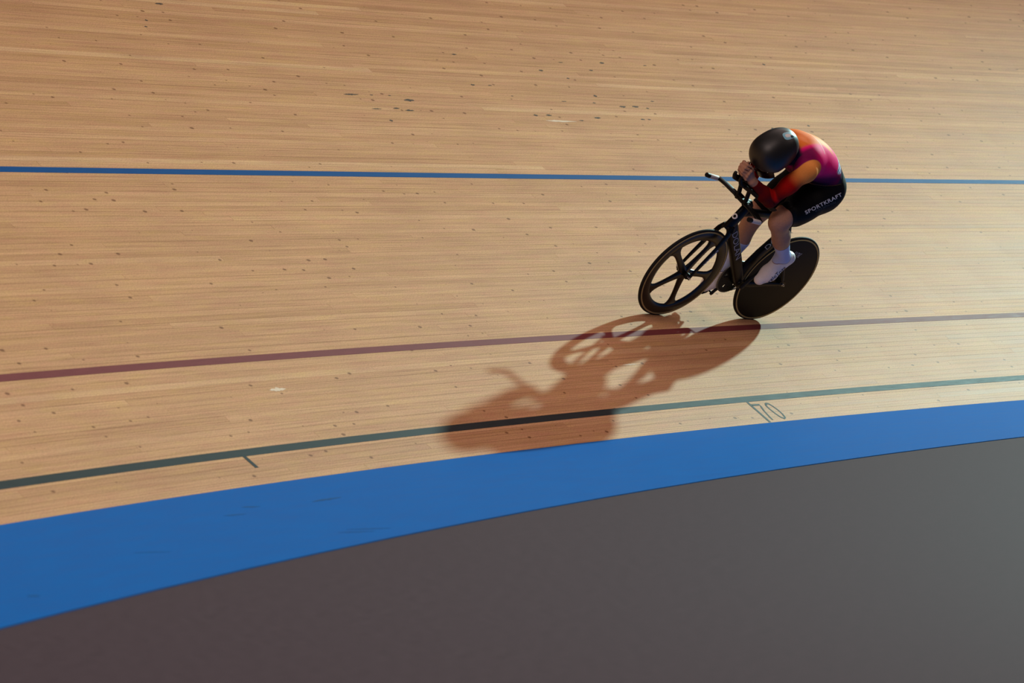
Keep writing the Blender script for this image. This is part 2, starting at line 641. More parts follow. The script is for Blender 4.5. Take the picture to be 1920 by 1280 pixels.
CHAIN_M = simple('dark_chain_steel', (0.10, 0.10, 0.10), 0.4, 0.5, metal=0.8)
WHITE_TAPE = simple('white_grip_tape', (0.62, 0.55, 0.52), 0.6, 0.3)
PRINT = simple('pale_print', (0.42, 0.42, 0.45), 0.6, 0.3)
BLUE_PRINT = simple('pale_blue_print', (0.55, 0.66, 0.90), 0.6, 0.3)
WHITE_PRINT = simple('white_print', (0.70, 0.68, 0.68), 0.6, 0.3)
GREY_PRINT = simple('grey_print', (0.07, 0.075, 0.09), 0.6, 0.2)


def text_mesh(body, size=1.0, bold=0.0, spacing=1.0):
    """flat triangles of a line of lettering: verts (x, y) and faces"""
    cu = bpy.data.curves.new('lettering', 'FONT')
    cu.body = body
    cu.size = size
    cu.offset = bold
    cu.space_character = spacing
    cu.resolution_u = 3
    ob = bpy.data.objects.new('lettering', cu)
    COL.objects.link(ob)
    bpy.context.view_layer.update()
    me = bpy.data.meshes.new_from_object(ob.evaluated_get(bpy.context.evaluated_depsgraph_get()))
    bm = bmesh.new()
    bm.from_mesh(me)
    bmesh.ops.triangulate(bm, faces=bm.faces)
    bmesh.ops.remove_doubles(bm, verts=bm.verts, dist=1e-5)
    for _ in range(3):
        lng = [e for e in bm.edges if e.calc_length() > 0.16]
        if not lng:
            break
        bmesh.ops.subdivide_edges(bm, edges=lng, cuts=1)
        bmesh.ops.triangulate(bm, faces=bm.faces)
    bm.verts.index_update()
    v = [(p.co.x, p.co.y) for p in bm.verts]
    f = [tuple(p.index for p in q.verts) for q in bm.faces]
    bm.free()
    bpy.data.objects.remove(ob)
    bpy.data.curves.remove(cu)
    bpy.data.meshes.remove(me)
    v = np.array(v)
    v -= v.min(0)
    return v, f


def decal(name, body, surf_ob, p0, p1, height, out, mat, parent, lift=0.0014, bold=0.0, spacing=1.0, slant=0.0, mesh=None):
    """lettering from p0 to p1 laid onto the surface of surf_ob, cast along -out"""
    bvh = surf_ob if isinstance(surf_ob, BVHTree) else bvh_of(surf_ob)
    v, f = mesh if mesh is not None else text_mesh(body, 1.0, bold, spacing)
    p0, p1, out = Vector(p0), Vector(p1), Vector(out).normalized()
    ex = p1 - p0
    L = ex.length
    ex.normalize()
    ey = out.cross(ex).normalized()
    w, h = v[:, 0].max(), v[:, 1].max()
    vv = []
    for x, y in v:
        q = p0 + ex * (x / w * L + slant * y / h * height) + ey * (y / h * height)
        hit = bvh.ray_cast(q + out * 0.3, -out)
        if hit[0] is None:
            near = bvh.find_nearest(q)
            hit = (near[0], near[1])
        n = hit[1] if hit[1].dot(out) > 0 else -hit[1]
        vv.append(hit[0] + n * lift)
    me = mesh_obj(name, vv, f, mat, parent, smooth=False)
    md = me.modifiers.new('thickness', 'SOLIDIFY')
    md.thickness = 0.0006
    md.offset = 0
    return me


def bvh_of(ob):
    me = ob.data
    return BVHTree.FromPolygons([p.co for p in me.vertices], [tuple(p.vertices) for p in me.polygons])


bike = bpy.data.objects.new('track_bicycle', None)
bike.empty_display_size = 0.2
link(bike)
bike.matrix_world = FRAME
tag(bike, 'black track bicycle with five-spoke front wheel and solid rear disc, leaning on the banking', 'bicycle')

WR, TYR = 0.3325, 0.0105
HF, HR = (0.4644, 0.0, WR), (-0.4644, 0.0, WR)
BBP = (-0.100, 0.0, 0.290)


def tyre(c, parent):
    rc = WR - TYR
    mb = MB().revolve([(rc + TYR * math.cos(a), TYR * math.sin(a)) for a in [2 * PI * k / 14 for k in range(14)]], c, 120, True)
    t = mb.build('tyre', RUBBER, parent, angle=None)
    for s in (1, -1):
        prof = [(rc - 0.0105, s * 0.0079), (rc - 0.0105, s * 0.0116), (rc - 0.0015, s * 0.0116), (rc - 0.0015, s * 0.0079)]
        MB().revolve(prof, c, 120, True).build('tyre_sidewall', TAN, parent, angle=40)
    return t


def hub(c, parent, half, r=0.021):
    MB().revolve([(0.0, -half), (r * 0.8, -half), (r, -half + 0.006), (r, -0.03), (r * 0.75, -0.02), (r * 0.75, 0.02), (r, 0.03),
                  (r, half - 0.006), (r * 0.8, half), (0.0, half)], c, 32).build('hub', MATT, parent)
    for s in (1, -1):
        mb = MB()
        n = 6
        y0, y1 = s * half, s * (half + 0.012)
        mb.prism([(c[0] + 0.0095 * math.cos(2 * PI * k / n), c[2] + 0.0095 * math.sin(2 * PI * k / n)) for k in range(n)], y0, y1)
        mb.loft([(c[0], y1, c[2]), (c[0], y1 + s * 0.010, c[2])], [0.0048, 0.0042], 12, lat=(1, 0, 0))
        mb.build('axle_nut', STEEL, parent)


# front wheel: deep rim, five broad spokes
fw = MB()
ro, ri = WR - 2 * TYR + 0.003, 0.247
fw.revolve([(ro, -0.0095), (ro - 0.02, -0.0125), (ri + 0.025, -0.0115), (ri + 0.006, -0.006), (ri, 0.0), (ri + 0.006, 0.006),
            (ri + 0.025, 0.0115), (ro - 0.02, 0.0125), (ro, 0.0095)], HF, 120, True)
FORK_ANG = math.atan2(0.69 - HF[2], 0.335 - HF[0])
for k in range(5):
    a = FORK_ANG + k * 2 * PI / 5
    rr = [0.012, 0.035, 0.060, 0.10, 0.15, 0.19, 0.215, 0.233, 0.246, 0.258]
    hw = [0.030, 0.029, 0.0255, 0.0225, 0.0205, 0.0215, 0.026, 0.035, 0.050, 0.066]
    th = [0.017, 0.015, 0.012, 0.0105, 0.0095, 0.009, 0.0085, 0.008, 0.0075, 0.006]
    d = np.array([math.cos(a), 0, math.sin(a)])
    fw.loft([np.array(HF) + d * r for r in rr], list(zip(th, hw)), 16, power=2.4)
front_wheel = fw.build('front_wheel', RIM, bike, angle=50)
tyre(HF, front_wheel)
hub(HF, front_wheel, 0.048)

# rear wheel: lens-shaped disc
pr = [(0.0, -0.024), (0.05, -0.0235), (0.15, -0.020), (0.26, -0.0135), (ro, -0.0095), (ro, 0.0095), (0.26, 0.0135), (0.15, 0.020), (0.05, 0.0235), (0.0, 0.024)]
rear_wheel = MB().revolve(pr, HR, 120).build('rear_wheel', DISC, bike, angle=50)
tyre(HR, rear_wheel)
hub(HR, rear_wheel, 0.055)
# slanted bars printed near the rim of the disc
bars_v, bars_f = [], []
for x, sl in ((0.0, 0.25), (0.22, 0.25), (0.44, -0.25), (0.44, 0.35), (0.70, 0.25), (0.92, 0.25)):
    n = len(bars_v)
    for (dx, dy) in ((0, 0), (0.10, 0), (0.10 + sl, 0.5), (sl, 0.5), (0.10 + 2 * sl, 1.0), (2 * sl, 1.0)):
        bars_v.append((x + dx * 0.6 + 0.3, dy))
    bars_f += [(n, n + 1, n + 2, n + 3), (n + 3, n + 2, n + 4, n + 5)]
bv = np.array(bars_v)
bv -= bv.min(0)
PARTS = {}


def disc_pt(r, deg):
    a = math.radians(deg)
    return (HR[0] + r * math.cos(a), 0.02, HR[2] + r * math.sin(a))


decal('disc_print', None, rear_wheel, disc_pt(0.225, 105), disc_pt(0.235, 82), 0.036, (0, 1, 0), PRINT, rear_wheel, mesh=(bv, bars_f))

# frame --------------------------------------------------------------
fr = MB()
HT0, HT1 = np.array((0.338, 0, 0.690)), np.array((0.292, 0, 0.838))
fr.loft([HT0 + (0.006, 0, -0.014), HT0, (HT0 + HT1) / 2, HT1, HT1 + (-0.003, 0, 0.010)], [(0.024, 0.034), (0.026, 0.038), (0.024, 0.038), (0.024, 0.037), (0.022, 0.034)], 20, power=2.3)
dt0, dt1 = np.array((0.315, 0, 0.712)), np.array(BBP) + (0.01, 0, 0.02)
DT = [dt0 + (dt1 - dt0) * s for s in (0, 0.1, 0.4, 0.8, 1.0)]
fr.loft(DT, [(0.022, 0.040), (0.024, 0.041), (0.025, 0.040), (0.028, 0.040), (0.030, 0.036)], 20, power=2.5)
fr.loft([(0.31, 0, 0.805), (0.2, 0, 0.815), (0.0, 0, 0.812), (-0.17, 0, 0.80), (-0.21, 0, 0.80)], [(0.020, 0.028), (0.019, 0.026), (0.018, 0.024), (0.017, 0.024), (0.016, 0.022)], 18, power=2.3)
ST0, ST1 = np.array(BBP), np.array((-0.226, 0, 0.845))
# deep seat tube that hugs the rear wheel
fr.loft([ST0, (-0.092, 0, 0.36), (-0.098, 0, 0.42), (-0.132, 0, 0.515), (-0.186, 0, 0.616), (-0.212, 0, 0.70), (-0.222, 0, 0.78), (-0.226, 0, 0.845)],
        [(0.028, 0.036), (0.022, 0.040), (0.020, 0.046), (0.019, 0.044), (0.018, 0.046), (0.018, 0.038), (0.017, 0.034), (0.016, 0.032)], 18, power=2.6)
# bottom bracket shell
fr.revolve([(0.0, -0.036), (0.027, -0.036), (0.030, -0.030), (0.030, 0.030), (0.027, 0.036), (0.0, 0.036)], BBP, 32)
for s in (1, -1):
    fr.loft([(-0.115, s * 0.016, 0.288), (-0.20, s * 0.034, 0.300), (-0.33, s * 0.045, 0.318), (HR[0] + 0.01, s * 0.058, HR[2])], [(0.014, 0.026), (0.010, 0.024), (0.007, 0.016), (0.006, 0.012)], 14, power=2.3)
    fr.loft([(-0.205, s * 0.010, 0.765), (-0.265, s * 0.032, 0.66), (-0.385, s * 0.046, 0.45), (HR[0], s * 0.058, HR[2])], [(0.008, 0.018), (0.006, 0.016), (0.006, 0.014), (0.006, 0.012)], 14, power=2.3)
    fr.prism([(HR[0] - 0.03, HR[2] - 0.013), (HR[0] + 0.03, HR[2] - 0.017), (HR[0] + 0.035, HR[2] + 0.016), (HR[0] - 0.005, HR[2] + 0.022), (HR[0] - 0.03, HR[2] + 0.013)], s * 0.054, s * 0.061)
frame = fr.build('frame', CARBON, bike, angle=40)
bv_frame = bvh_of(frame)
dd = (dt1 - dt0) / np.linalg.norm(dt1 - dt0)
nn = np.array([-dd[2], 0, dd[0]])          # across the tube, towards its upper side
if nn[2] < 0:
    nn = -nn
E_ = lambda d, o: tuple(np.array(dt0) + dd * d + nn * o)
# lettering on the left side of the down tube reads from the head down to the cranks
decal('tube_lettering', 'DOLAN', bv_frame, E_(0.055, -0.020), E_(0.330, -0.016), 0.040, (0, 1, 0), PRINT, frame, bold=-0.004)
decal('tube_lettering', 'DOLAN', bv_frame, (-0.150, 0.03, 0.560), (-0.232, 0.03, 0.760), 0.034, (0, 1, 0), PRINT, frame, bold=-0.004)
# head badge
hm = (HT0 + HT1) / 2
ring_v, ring_f = [], []
for k in range(20):
    a = 2 * PI * k / 20
    ring_v += [(0.5 + 0.5 * math.cos(a), 0.5 + 0.5 * math.sin(a)), (0.5 + 0.27 * math.cos(a), 0.5 + 0.27 * math.sin(a))]
    j = (k + 1) % 20
    ring_f.append((2 * k, 2 * j, 2 * j + 1, 2 * k + 1))
decal('head_badge', None, bv_frame, hm + np.array((0.03, -0.014, -0.004)), hm + np.array((0.03, 0.018, -0.004)), 0.036, (0.96, 0.15, 0.25), WHITE_PRINT, frame, mesh=(np.array(ring_v), ring_f))

# fork
fk = MB()
for s in (1, -1):
    fk.loft([(0.338, s * 0.024, 0.700), (0.350, s * 0.042, 0.660), (0.385, s * 0.053, 0.555), (0.43, s * 0.054, 0.43), (HF[0], s * 0.055, HF[2] - 0.012)],
            [(0.012, 0.026), (0.0095, 0.025), (0.008, 0.022), (0.007, 0.017), (0.006, 0.012)], 16, power=2.3)
fk.loft([(0.343, -0.042, 0.676), (0.338, -0.024, 0.698), (0.337, 0.0, 0.704), (0.338, 0.024, 0.698), (0.343, 0.042, 0.676)], [(0.022, 0.008), (0.030, 0.016), (0.034, 0.020), (0.030, 0.016), (0.022, 0.008)], 16, lat=(1, 0, -0.3))
fork = fk.build('fork', CARBON, bike, angle=40)
decal('fork_lettering', 'DOLAN', fork, (0.383, 0.07, 0.560), (0.425, 0.07, 0.445), 0.016, (0, 1, 0), BLUE_PRINT, fork)

# stem, base bar, extensions
st = MB()
st.loft([(0.290, 0, 0.842), (0.286, 0, 0.866), (0.30, 0, 0.884), (0.34, 0, 0.893), (0.375, 0, 0.896)], [(0.024, 0.034), (0.024, 0.034), (0.022, 0.024), (0.020, 0.020), (0.020, 0.017)], 18, power=2.4)
st.build('stem', MATT, bike)
bb_ = MB()
BARP = [(0.405, -0.214, 0.894), (0.400, -0.20, 0.898), (0.392, -0.15, 0.902), (0.382, -0.06, 0.901), (0.380, 0, 0.900), (0.382, 0.06, 0.901), (0.392, 0.15, 0.902), (0.400, 0.20, 0.898), (0.405, 0.214, 0.894)]
bb_.loft(BARP, [(0.012, 0.011), (0.021, 0.0125), (0.026, 0.0125), (0.026, 0.0135), (0.026, 0.0145), (0.026, 0.0135), (0.026, 0.0125), (0.021, 0.0125), (0.012, 0.011)], 16, lat=(1, 0, 0))
for s in (1, -1):
    bb_.loft([(0.392, s * 0.205, 0.898), (0.415, s * 0.211, 0.894), (0.45, s * 0.211, 0.898)], [0.0115, 0.0115, 0.0105], 14)
basebar = bb_.build('base_bar', CARBON, bike)
for s in (1, -1):
    g0, g1, g2 = np.array((0.405, s * 0.211, 0.8945)), np.array((0.500, s * 0.211, 0.906)), np.array((0.528, s * 0.211, 0.911))
    MB().loft([g0, g0 + (g1 - g0) * 0.05, g0 + (g1 - g0) * 0.95, g1], [0.0125, 0.0148, 0.0148, 0.0130], 18).build('grip', WHITE_TAPE, basebar)
    MB().loft([g1 + (g0 - g1) * 0.02, g1, g2, g2 + (0.004, 0, 0.001)], [0.0125, 0.0150, 0.0145, 0.0105], 18).build('grip_plug', MATT, basebar)
ris = MB()
for s in (1, -1):
    ris.loft([(0.385, s * 0.034, 0.890), (0.398, s * 0.036, 0.930), (0.418, s * 0.038, 0.975), (0.425, s * 0.040, 1.005)], [(0.013, 0.017), (0.012, 0.015), (0.012, 0.015), (0.014, 0.020)], 14)
ris.box((0.380, 0, 0.905), (0.05, 0.10, 0.026))
for s in (1, -1):
    for q in (-0.012, 0.012):
        ris.loft([(0.407, s * 0.034 + q, 0.905), (0.412, s * 0.034 + q, 0.905)], [0.004, 0.004], 8)
ris.build('riser', MATT, bike)
for s in (1, -1):
    ex = MB()
    A, B_ = np.array((0.225, s * 0.105, 0.938)), np.array((0.505, s * 0.036, 1.030))
    ax = (B_ - A) / np.linalg.norm(B_ - A)
    lat = np.cross((0, 0, 1), ax)
    lat /= np.linalg.norm(lat)
    upx = np.cross(ax, lat)
    # trough under the forearm, open above
    nseg, nar = 8, 11
    v, f = [], []
    for side in (0, 1):
        for i in range(nseg + 1):
            t = i / nseg
            c = A + (B_ - A) * t
            r = 0.050 - 0.018 * t - 0.005 * side
            for k in range(nar):
                th = math.radians(-165 + 150 * k / (nar - 1))
                v.append(c + lat * r * math.cos(th) + upx * (r * math.sin(th) + 0.030 - 0.010 * t))
    m = (nseg + 1) * nar
    for i in range(nseg):
        for k in range(nar - 1):
            q = (i * nar + k, i * nar + k + 1, (i + 1) * nar + k + 1, (i + 1) * nar + k)
            f += [q, tuple(m + j for j in reversed(q))]
    for i in range(nseg):
        for k in (0, nar - 1):
            f.append((i * nar + k, (i + 1) * nar + k, m + (i + 1) * nar + k, m + i * nar + k))
    for i in (0, nseg):
        for k in range(nar - 1):
            f.append((i * nar + k, i * nar + k + 1, m + i * nar + k + 1, m + i * nar + k))
    ex.add(v, f)
    # grip horn that the hands close over
    ex.loft([A + (B_ - A) * 0.80 - upx * 0.005, B_ - upx * 0.004, B_ + (0.035, -s * 0.004, 0.006), B_ + (0.055, -s * 0.008, 0.030), B_ + (0.060, -s * 0.010, 0.048)], [0.013, 0.014, 0.013, 0.012, 0.010], 14)
    ex.build('arm_extension', MATT, bike)

# cranks, ring, chain, pedals
CR = np.array((-0.0600, 0, 0.1537))
for s, vec in ((1, CR), (-1, -CR)):
    p0, p1 = np.array(BBP) + (0, s * 0.052, 0), np.array(BBP) + vec + (0, s * 0.066, 0)
    cm = MB().loft([p0 - vec * 0.10, p0, p0 + vec * 0.15, p0 + (p1 - p0) * 0.9, p1, p1 + vec * 0.08], [(0.008, 0.012), (0.011, 0.019), (0.009, 0.016), (0.007, 0.013), (0.008, 0.014), (0.006, 0.009)], 14, power=2.6)
    crank = cm.build('crank_arm', MATT, bike)
    PARTS['pedal%d' % s] = p1
    pd = MB()
    f = np.array((0.66, 0, -0.75)) if s > 0 else np.array((0.62, 0, -0.78))
    f /= np.linalg.norm(f)
    u = np.cross(f, (0, 1, 0))
    u = u if u[2] > 0 else -u
    c = p1 + (0, s * 0.056, 0)
    pd.loft([p1 + (0, -s * 0.008, 0), p1 + (0, s * 0.085, 0)], [0.0065, 0.006], 12, lat=(1, 0, 0))
    pd.loft([c - f * 0.045, c - f * 0.02, c + f * 0.02, c + f * 0.05], [(0.026, 0.004), (0.032, 0.009), (0.032, 0.009), (0.022, 0.004)], 14, power=3)
    pd.build('pedal', MATT, crank)
rg = MB()
RC = np.array(BBP) + (0, -0.044, 0)
nt_ = 60
poly = []
for k in range(nt_):
    for da, r in ((-0.30, 0.1165), (-0.12, 0.1225), (0.12, 0.1225), (0.30, 0.1165)):
        a = 2 * PI * (k + da) / nt_
        poly.append((r * math.cos(a), r * math.sin(a)))
inner = [(0.088 * math.cos(2 * PI * k / len(poly)), 0.088 * math.sin(2 * PI * k / len(poly))) for k in range(len(poly))]
n = len(poly)
v = []
for y in (-0.0022, 0.0022):
    for P_ in (poly, inner):
        v += [(RC[0] + x, RC[1] + y, RC[2] + z) for x, z in P_]
f = []
for k in range(n):
    j = (k + 1) % n
    f += [(k, j, n + j, n + k), (2 * n + k, 3 * n + k, 3 * n + j, 2 * n + j), (k, 2 * n + k, 2 * n + j, j), (n + k, n + j, 3 * n + j, 3 * n + k)]
rg.add(v, f)
rg.revolve([(0.0, -0.003), (0.046, -0.003), (0.046, 0.003), (0.0, 0.003)], RC, 40)
for k in range(5):
    a = 2 * PI * k / 5 + 0.75
    d = np.array((math.cos(a), 0, math.sin(a)))
    rg.loft([RC + d * 0.03, RC + d * 0.06, RC + d * 0.095], [(0.0028, 0.034), (0.0026, 0.036), (0.0024, 0.046)], 12, power=4)
    rg.loft([RC + d * 0.082 + (0, -0.004, 0), RC + d * 0.082 + (0, 0.004, 0)], [0.005, 0.005], 8, lat=(1, 0, 0))
rg.build('chainring', MATT, bike)
CC = np.array(HR) + (0, -0.044, 0)
cg = MB()
poly = []
for k in range(14):
    for da, r in ((-0.30, 0.0262), (-0.12, 0.0312), (0.12, 0.0312), (0.30, 0.0262)):
        a = 2 * PI * (k + da) / 14
        poly.append((CC[0] + r * math.cos(a), CC[2] + r * math.sin(a)))
cg.prism(poly, CC[1] - 0.0022, CC[1] + 0.0022)
cg.build('sprocket', STEEL, bike, smooth=False)
ch = MB()
r1, r2 = 0.1195, 0.0290
dv = CC - RC
D = np.linalg.norm(dv)
base = math.atan2(dv[2], dv[0])
off = math.acos((r1 - r2) / D)
loop = []
a0, a1 = base + off, base - off + 2 * PI
for k in range(61):
    a = a0 + (a1 - a0) * k / 60
    loop.append(RC + np.array((r1 * math.cos(a), 0, r1 * math.sin(a))))
e0, e1 = base - off, base + off
s0, s1 = loop[-1], CC + np.array((r2 * math.cos(e0), 0, r2 * math.sin(e0)))
for k in range(1, 28):
    loop.append(s0 + (s1 - s0) * k / 28)
for k in range(7):
    a = e0 + (e1 - e0) * k / 6
    loop.append(CC + np.array((r2 * math.cos(a), 0, r2 * math.sin(a))))
s0, s1 = loop[-1], loop[0]
for k in range(1, 28):
    loop.append(s0 + (s1 - s0) * k / 28)
for k in range(len(loop)):
    a, b = loop[k], loop[(k + 1) % len(loop)]
    t = (b - a) / np.linalg.norm(b - a)
    ch.box((a + b) / 2, (np.linalg.norm(b - a) * 1.15, 0.0075 if k % 2 else 0.0050, 0.0085), (t, (0, 1, 0), np.cross(t, (0, 1, 0))))
ch.build('chain', CHAIN_M, bike, smooth=False)
# seat post and saddle
MB().loft([(-0.226, 0, 0.82), (-0.232, 0, 0.90), (-0.236, 0, 0.945)], [(0.012, 0.026), (0.012, 0.026), (0.014, 0.03)], 16).build('seat_post', CARBON, bike)
MB().loft([(-0.36, 0, 0.965), (-0.34, 0, 0.968), (-0.28, 0, 0.966), (-0.20, 0, 0.958), (-0.12, 0, 0.952), (-0.09, 0, 0.945)], [(0.050, 0.012), (0.066, 0.020), (0.060, 0.022), (0.032, 0.020), (0.022, 0.018), (0.014, 0.010)], 18, lat=(0, 1, 0)).build('saddle', MATT, bike)
#RIDER_PART
# ------------------------------------------------------------------ rider: one continuous skin grown from a distance field
VOX = 0.0035
LO = np.array((-0.52, -0.34, 0.02))
HI = np.array((0.70, 0.34, 1.52))
NX, NY, NZ = [int(math.ceil((HI[i] - LO[i]) / VOX)) + 1 for i in range(3)]
FIELD = np.full((NX, NY, NZ), 1.0, dtype=np.float32)
A3 = lambda p: np.array(p, dtype=np.float64)


def box_of(lo, hi, pad):
    i0 = np.maximum(np.floor((np.minimum(lo, hi) - pad - LO) / VOX).astype(int), 0)
    i1 = np.minimum(np.ceil((np.maximum(lo, hi) + pad - LO) / VOX).astype(int) + 1, (NX, NY, NZ))
    return i0, i1


def grid(i0, i1):
    ax = [(LO[k] + VOX * np.arange(i0[k], i1[k])).astype(np.float32) for k in range(3)]
    return ax[0][:, None, None], ax[1][None, :, None], ax[2][None, None, :]


def smin(a, b, k):
    h = np.clip(0.5 + 0.5 * (b - a) / k, 0, 1)
    return b + (a - b) * h - k * h * (1 - h)


def put(i0, i1, d, k, field, sub=False):
    sl = tuple(slice(i0[j], i1[j]) for j in range(3))
    if sub:
        field[sl] = -smin(-field[sl], d, k)
    else:
        field[sl] = smin(field[sl], d.astype(np.float32), k)


def limb(a, b, ra, rb, k=0.02, field=None, flat=None, sub=False):
    """tapered capsule; flat=(axis, factor) squashes it along an axis"""
    field = FIELD if field is None else field
    a, b = A3(a), A3(b)
    i0, i1 = box_of(np.minimum(a, b), np.maximum(a, b), max(ra, rb) + 2.5 * k + 2 * VOX)
    X, Y, Z = grid(i0, i1)
    ab = b - a
    L2 = float(ab @ ab)
    t = np.clip(((X - a[0]) * ab[0] + (Y - a[1]) * ab[1] + (Z - a[2]) * ab[2]) / L2, 0, 1)
    dx, dy, dz = X - a[0] - t * ab[0], Y - a[1] - t * ab[1], Z - a[2] - t * ab[2]
    if flat is not None:
        n = A3(flat[0]) / np.linalg.norm(flat[0])
        q = (dx * n[0] + dy * n[1] + dz * n[2]) * (1.0 / flat[1] - 1.0)
        dx, dy, dz = dx + q * n[0], dy + q * n[1], dz + q * n[2]
    put(i0, i1, np.sqrt(dx * dx + dy * dy + dz * dz) - (ra + (rb - ra) * t), k, field, sub)


def ball(c, r, ax=None, k=0.03, field=None, sub=False):
    """ellipsoid with radii r along the rows of ax"""
    field = FIELD if field is None else field
    c, r = A3(c), A3(r)
    ax = np.eye(3) if ax is None else np.array([A3(q) / np.linalg.norm(q) for q in ax])
    m = r.max()
    i0, i1 = box_of(c, c, m + 2.5 * k + 2 * VOX)
    X, Y, Z = grid(i0, i1)
    p = [(X - c[0]) * ax[j][0] + (Y - c[1]) * ax[j][1] + (Z - c[2]) * ax[j][2] for j in range(3)]
    k0 = np.sqrt(sum((p[j] / r[j]) ** 2 for j in range(3)))
    k1 = np.sqrt(sum((p[j] / r[j] ** 2) ** 2 for j in range(3))) + 1e-9
    put(i0, i1, k0 * (k0 - 1) / k1, k, field, sub)


def surface_nets(F):
    S = F < 0
    cells = np.zeros((NX - 1, NY - 1, NZ - 1), dtype=np.int8)
    for i in (0, 1):
        for j in (0, 1):
            for k in (0, 1):
                cells += S[i:NX - 1 + i, j:NY - 1 + j, k:NZ - 1 + k]
    act = np.argwhere((cells > 0) & (cells < 8))
    idx = np.full(cells.shape, -1, dtype=np.int32)
    idx[act[:, 0], act[:, 1], act[:, 2]] = np.arange(len(act))
    acc = np.zeros((len(act), 3))
    cnt = np.zeros(len(act))
    corner = [(i, j, k) for i in (0, 1) for j in (0, 1) for k in (0, 1)]
    val = {c: F[act[:, 0] + c[0], act[:, 1] + c[1], act[:, 2] + c[2]] for c in corner}
    for a in corner:
        for d in range(3):
            if a[d]:
                continue
            b = tuple(a[q] + (q == d) for q in range(3))
            va, vb = val[a], val[b]
            m = (va < 0) != (vb < 0)
            t = va[m] / (va[m] - vb[m])
            acc[m] += np.array(a)
            acc[m, d] += t
            cnt[m] += 1
    V = LO + (act + acc / cnt[:, None]) * VOX
    faces = []
    for d in range(3):
        u, w = (d + 1) % 3, (d + 2) % 3
        sl0 = [slice(1, -1)] * 3
        sl1 = [slice(1, -1)] * 3
        sl0[d] = slice(0, -1)
        sl1[d] = slice(1, None)
        a, b = S[tuple(sl0)], S[tuple(sl1)]
        for flip, m in ((False, a & ~b), (True, ~a & b)):
            e = np.argwhere(m)
            off = np.ones(3, int)
            off[d] = 0
            e = e + off
            q = []
            for du, dw in ((0, 0), (-1, 0), (-1, -1), (0, -1)):
                c = e.copy()
                c[:, u] += du
                c[:, w] += dw
                q.append(idx[c[:, 0], c[:, 1], c[:, 2]])
            q = np.stack(q[::-1] if flip else q, 1)
            faces.append(q)
    return V, np.concatenate(faces)


mir = lambda p, s: (p[0], s * p[1], p[2])
# joints ---------------------------------------------------------
J = {}
for s in (1, -1):
    J['hip', s] = (-0.205, s * 0.088, 1.100)
    J['shoulder', s] = (0.204, s * 0.148, 1.252)
    J['elbow', s] = (0.283, s * 0.104, 0.986)
    J['wrist', s] = (0.472, s * 0.047, 1.072)
J['knee', 1] = (0.146, 0.146, 0.869)
J['knee', -1] = (0.000, -0.108, 0.712)
for s, fx, fz in ((1, 0.66, -0.75), (-1, 0.62, -0.78)):
    f = A3((fx, 0, fz)) / math.hypot(fx, fz)
    dn = A3((-f[2], 0, f[0]))
    sp_ = PARTS['pedal%d' % s] + A3((0, s * (0.068 if s > 0 else 0.048), 0))
    J['ballf', s] = sp_ + dn * 0.040 - (f * 0.042 if s < 0 else f * 0.0)
    J['toe', s] = J['ballf', s] + f * (0.070 if s > 0 else 0.056) - dn * 0.004
    J['heel', s] = J['ballf', s] - f * 0.165 + dn * 0.004
    J['ankle', s] = J['ballf', s] - f * 0.118 + dn * 0.066
    J['f', s], J['dn', s] = f, dn

